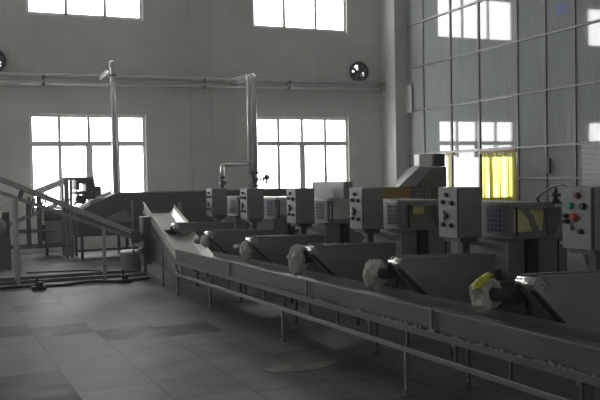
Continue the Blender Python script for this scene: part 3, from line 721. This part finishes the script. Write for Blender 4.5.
# ------------------------------------------------------------------ far inclined conveyor with head
r = thing('inclined_conveyor', 'far inclined conveyor rising right to a flat head in front of the left window', 'conveyor', (1.7, 18.2, 0))
YY = (0, .6)
sl = (1.548-1.778)/(1.603-2.159)
for yy in YY:
    MB().hexa([(-1.9, yy-.02, 1.70-1.9*sl*1.0-.22), (.46, yy-.02, 1.66), (.46, yy+.02, 1.66), (-1.9, yy+.02, 1.70-1.9*sl-.22), (-1.9, yy-.02, 1.70-1.9*sl-.03), (.46, yy-.02, 1.775), (.46, yy+.02, 1.775), (-1.9, yy+.02, 1.70-1.9*sl-.03)]).build('side_rail', M['pale'], r)
    MB().bar((.44, yy, 1.765), (1.06, yy, 1.765), .04, .06).build('head_rail', M['frame'], r)
    MB().bar((-1.3, yy, .55), (.55, yy, 1.31), .04, .05).build('lower_rail', M['frame'], r)
    for x in (.44, .555): MB().box((x-.03, yy-.03, 0), (x+.03, yy+.03, 1.74)).build('leg', M['frame'], r)
    for x in (-.33, -.10): MB().box((x-.025, yy-.025, .25), (x+.025, yy+.025, 1.38 + (x+.33)*.3)).build('post', M['dark'], r)
    for x, z in ((-.2, 1.36), (.05, 1.46)): MB().bar((x, yy, z), (x-.07, yy, z-.33), .035, .035).build('strut', M['dark'], r)
    MB().bar((-1.4, yy, .28), (.58, yy, .28), .05, .05).build('frame_rail', M['dark'], r)
    MB().bar((-.6, yy, .62), (.2, yy, .62), .05, .05).build('frame_rail', M['dark'], r)
mb = MB(); mb.hexa([(-1.9, .03, 1.70-1.9*sl-.16), (.46, .03, 1.70), (.46, .57, 1.70), (-1.9, .57, 1.70-1.9*sl-.16), (-1.9, .03, 1.70-1.9*sl-.14), (.46, .03, 1.72), (.46, .57, 1.72), (-1.9, .57, 1.70-1.9*sl-.14)]); mb.build('belt', M['plate'], r)
mb = MB(); mb.box((.72, -.06, 1.64), (1.06, .66, 1.76)); mb.box((.88, -.06, 1.29), (1.08, .66, 1.66), .01); mb.box((1.08, 0, 1.37), (1.22, .6, 1.58), .01); mb.box((.66, -.05, 1.50), (.74, .65, 1.76)); mb.box((.66, -.05, 1.40), (.9, .65, 1.48)); mb.build('head_housing', M['dark'], r)
mb = MB(); mb.cyl((.78, -.1, 1.29), (.78, .66, 1.29), .1); mb.bar((.6, -.05, 1.18), (.9, -.05, 1.42), .05, .05); mb.build('drive', M['knob'], r)
mb = MB(); mb.hexa([(1.0, -.02, 1.28), (1.46, -.02, 1.44), (1.46, .55, 1.44), (1.0, .55, 1.28), (1.0, -.02, 1.32), (1.46, -.02, 1.48), (1.46, .55, 1.48), (1.0, .55, 1.32)]); mb.build('discharge_lip', M['pale'], r)
r = thing('steel_bin', 'grey square steel bin with a dark top standing under the far conveyor', 'bin', (1.99, 19.4, 0))
MB().box((-.23, -.45, .25), (.23, -.08, .80), .012).build('body', M['bucket'], r)
MB().box((-.245, -.46, .80), (.245, -.07, 1.06), .02).build('lid', M['tank'], r)
mb = MB(); mb.box((-.31, -.40, .35), (-.235, -.15, .72), .01); mb.build('side_box', M['black'], r)
for x in (-.19, .19):
    for yy in (-.4, -.12): MB().box((x-.02, yy-.02, 0), (x+.02, yy+.02, .255)).build('leg', M['dark'], r)
r = thing('drive_unit', 'dark drive motor and cabinet half cut by the left edge', 'motor', (.62, 16.8, 0))
mb = MB(); mb.box((-.75, -.3, 0), (.26, .4, .62), .012); mb.build('base', M['tank'], r)
mb = MB(); mb.lathe([(.06, -.3), (.17, -.28), (.19, -.2), (.19, .22), (.14, .28)], (.0, 0, .83), 24, 'y')
for k in range(8): mb.lathe([(.205, -.16+k*.045), (.205, -.14+k*.045)], (0, 0, .83), 24, 'y')
mb.box((-.12, -.15, .62), (.12, .15, .7)); mb.build('motor', M['plate'], r)
mb = MB(); mb.box((.12, -.1, .62), (.26, .2, 1.12), .01); mb.build('panel', M['dark'], r)
# ------------------------------------------------------------------ camera, world, view
HAZE = .0035
F = 794.5; yaw, pit, rol = .4038, .0305, -.0188
f = Vector((math.sin(yaw)*math.cos(pit), math.cos(yaw)*math.cos(pit), -math.sin(pit)))
rt = Vector((math.cos(yaw), -math.sin(yaw), 0)); dn = f.cross(rt)
if dn.z > 0: dn = -dn
c, s = math.cos(rol), math.sin(rol)
r2 = rt*c - dn*s; d2 = rt*s + dn*c
up = -d2
cam = bpy.data.cameras.new('camera'); cam.sensor_width = 36; cam.lens = 36*F/600; cam.clip_end = 200
co = bpy.data.objects.new('camera', cam); COL.objects.link(co)
mat = Matrix((( r2.x, up.x, -f.x, 0), (r2.y, up.y, -f.y, 0), (r2.z, up.z, -f.z, H), (0, 0, 0, 1)))
co.matrix_world = mat; SC.camera = co
w = bpy.data.worlds.new('world'); SC.world = w; w.use_nodes = True
w.node_tree.nodes['Background'].inputs[0].default_value = (.8, .85, .9, 1); w.node_tree.nodes['Background'].inputs[1].default_value = .5
if HAZE:
    vs = w.node_tree.nodes.new('ShaderNodeVolumeScatter'); vs.inputs['Density'].default_value = HAZE; vs.inputs['Color'].default_value = (1, 1, 1, 1)
    vs.inputs['Anisotropy'].default_value = .3
    w.node_tree.links.new(vs.outputs[0], w.node_tree.nodes['World Output'].inputs['Volume'])
SC.view_settings.view_transform = 'Standard'; SC.view_settings.look = 'None'; SC.view_settings.gamma = 1; SC.view_settings.use_curve_mapping = False
SC.view_settings.exposure = 0.28
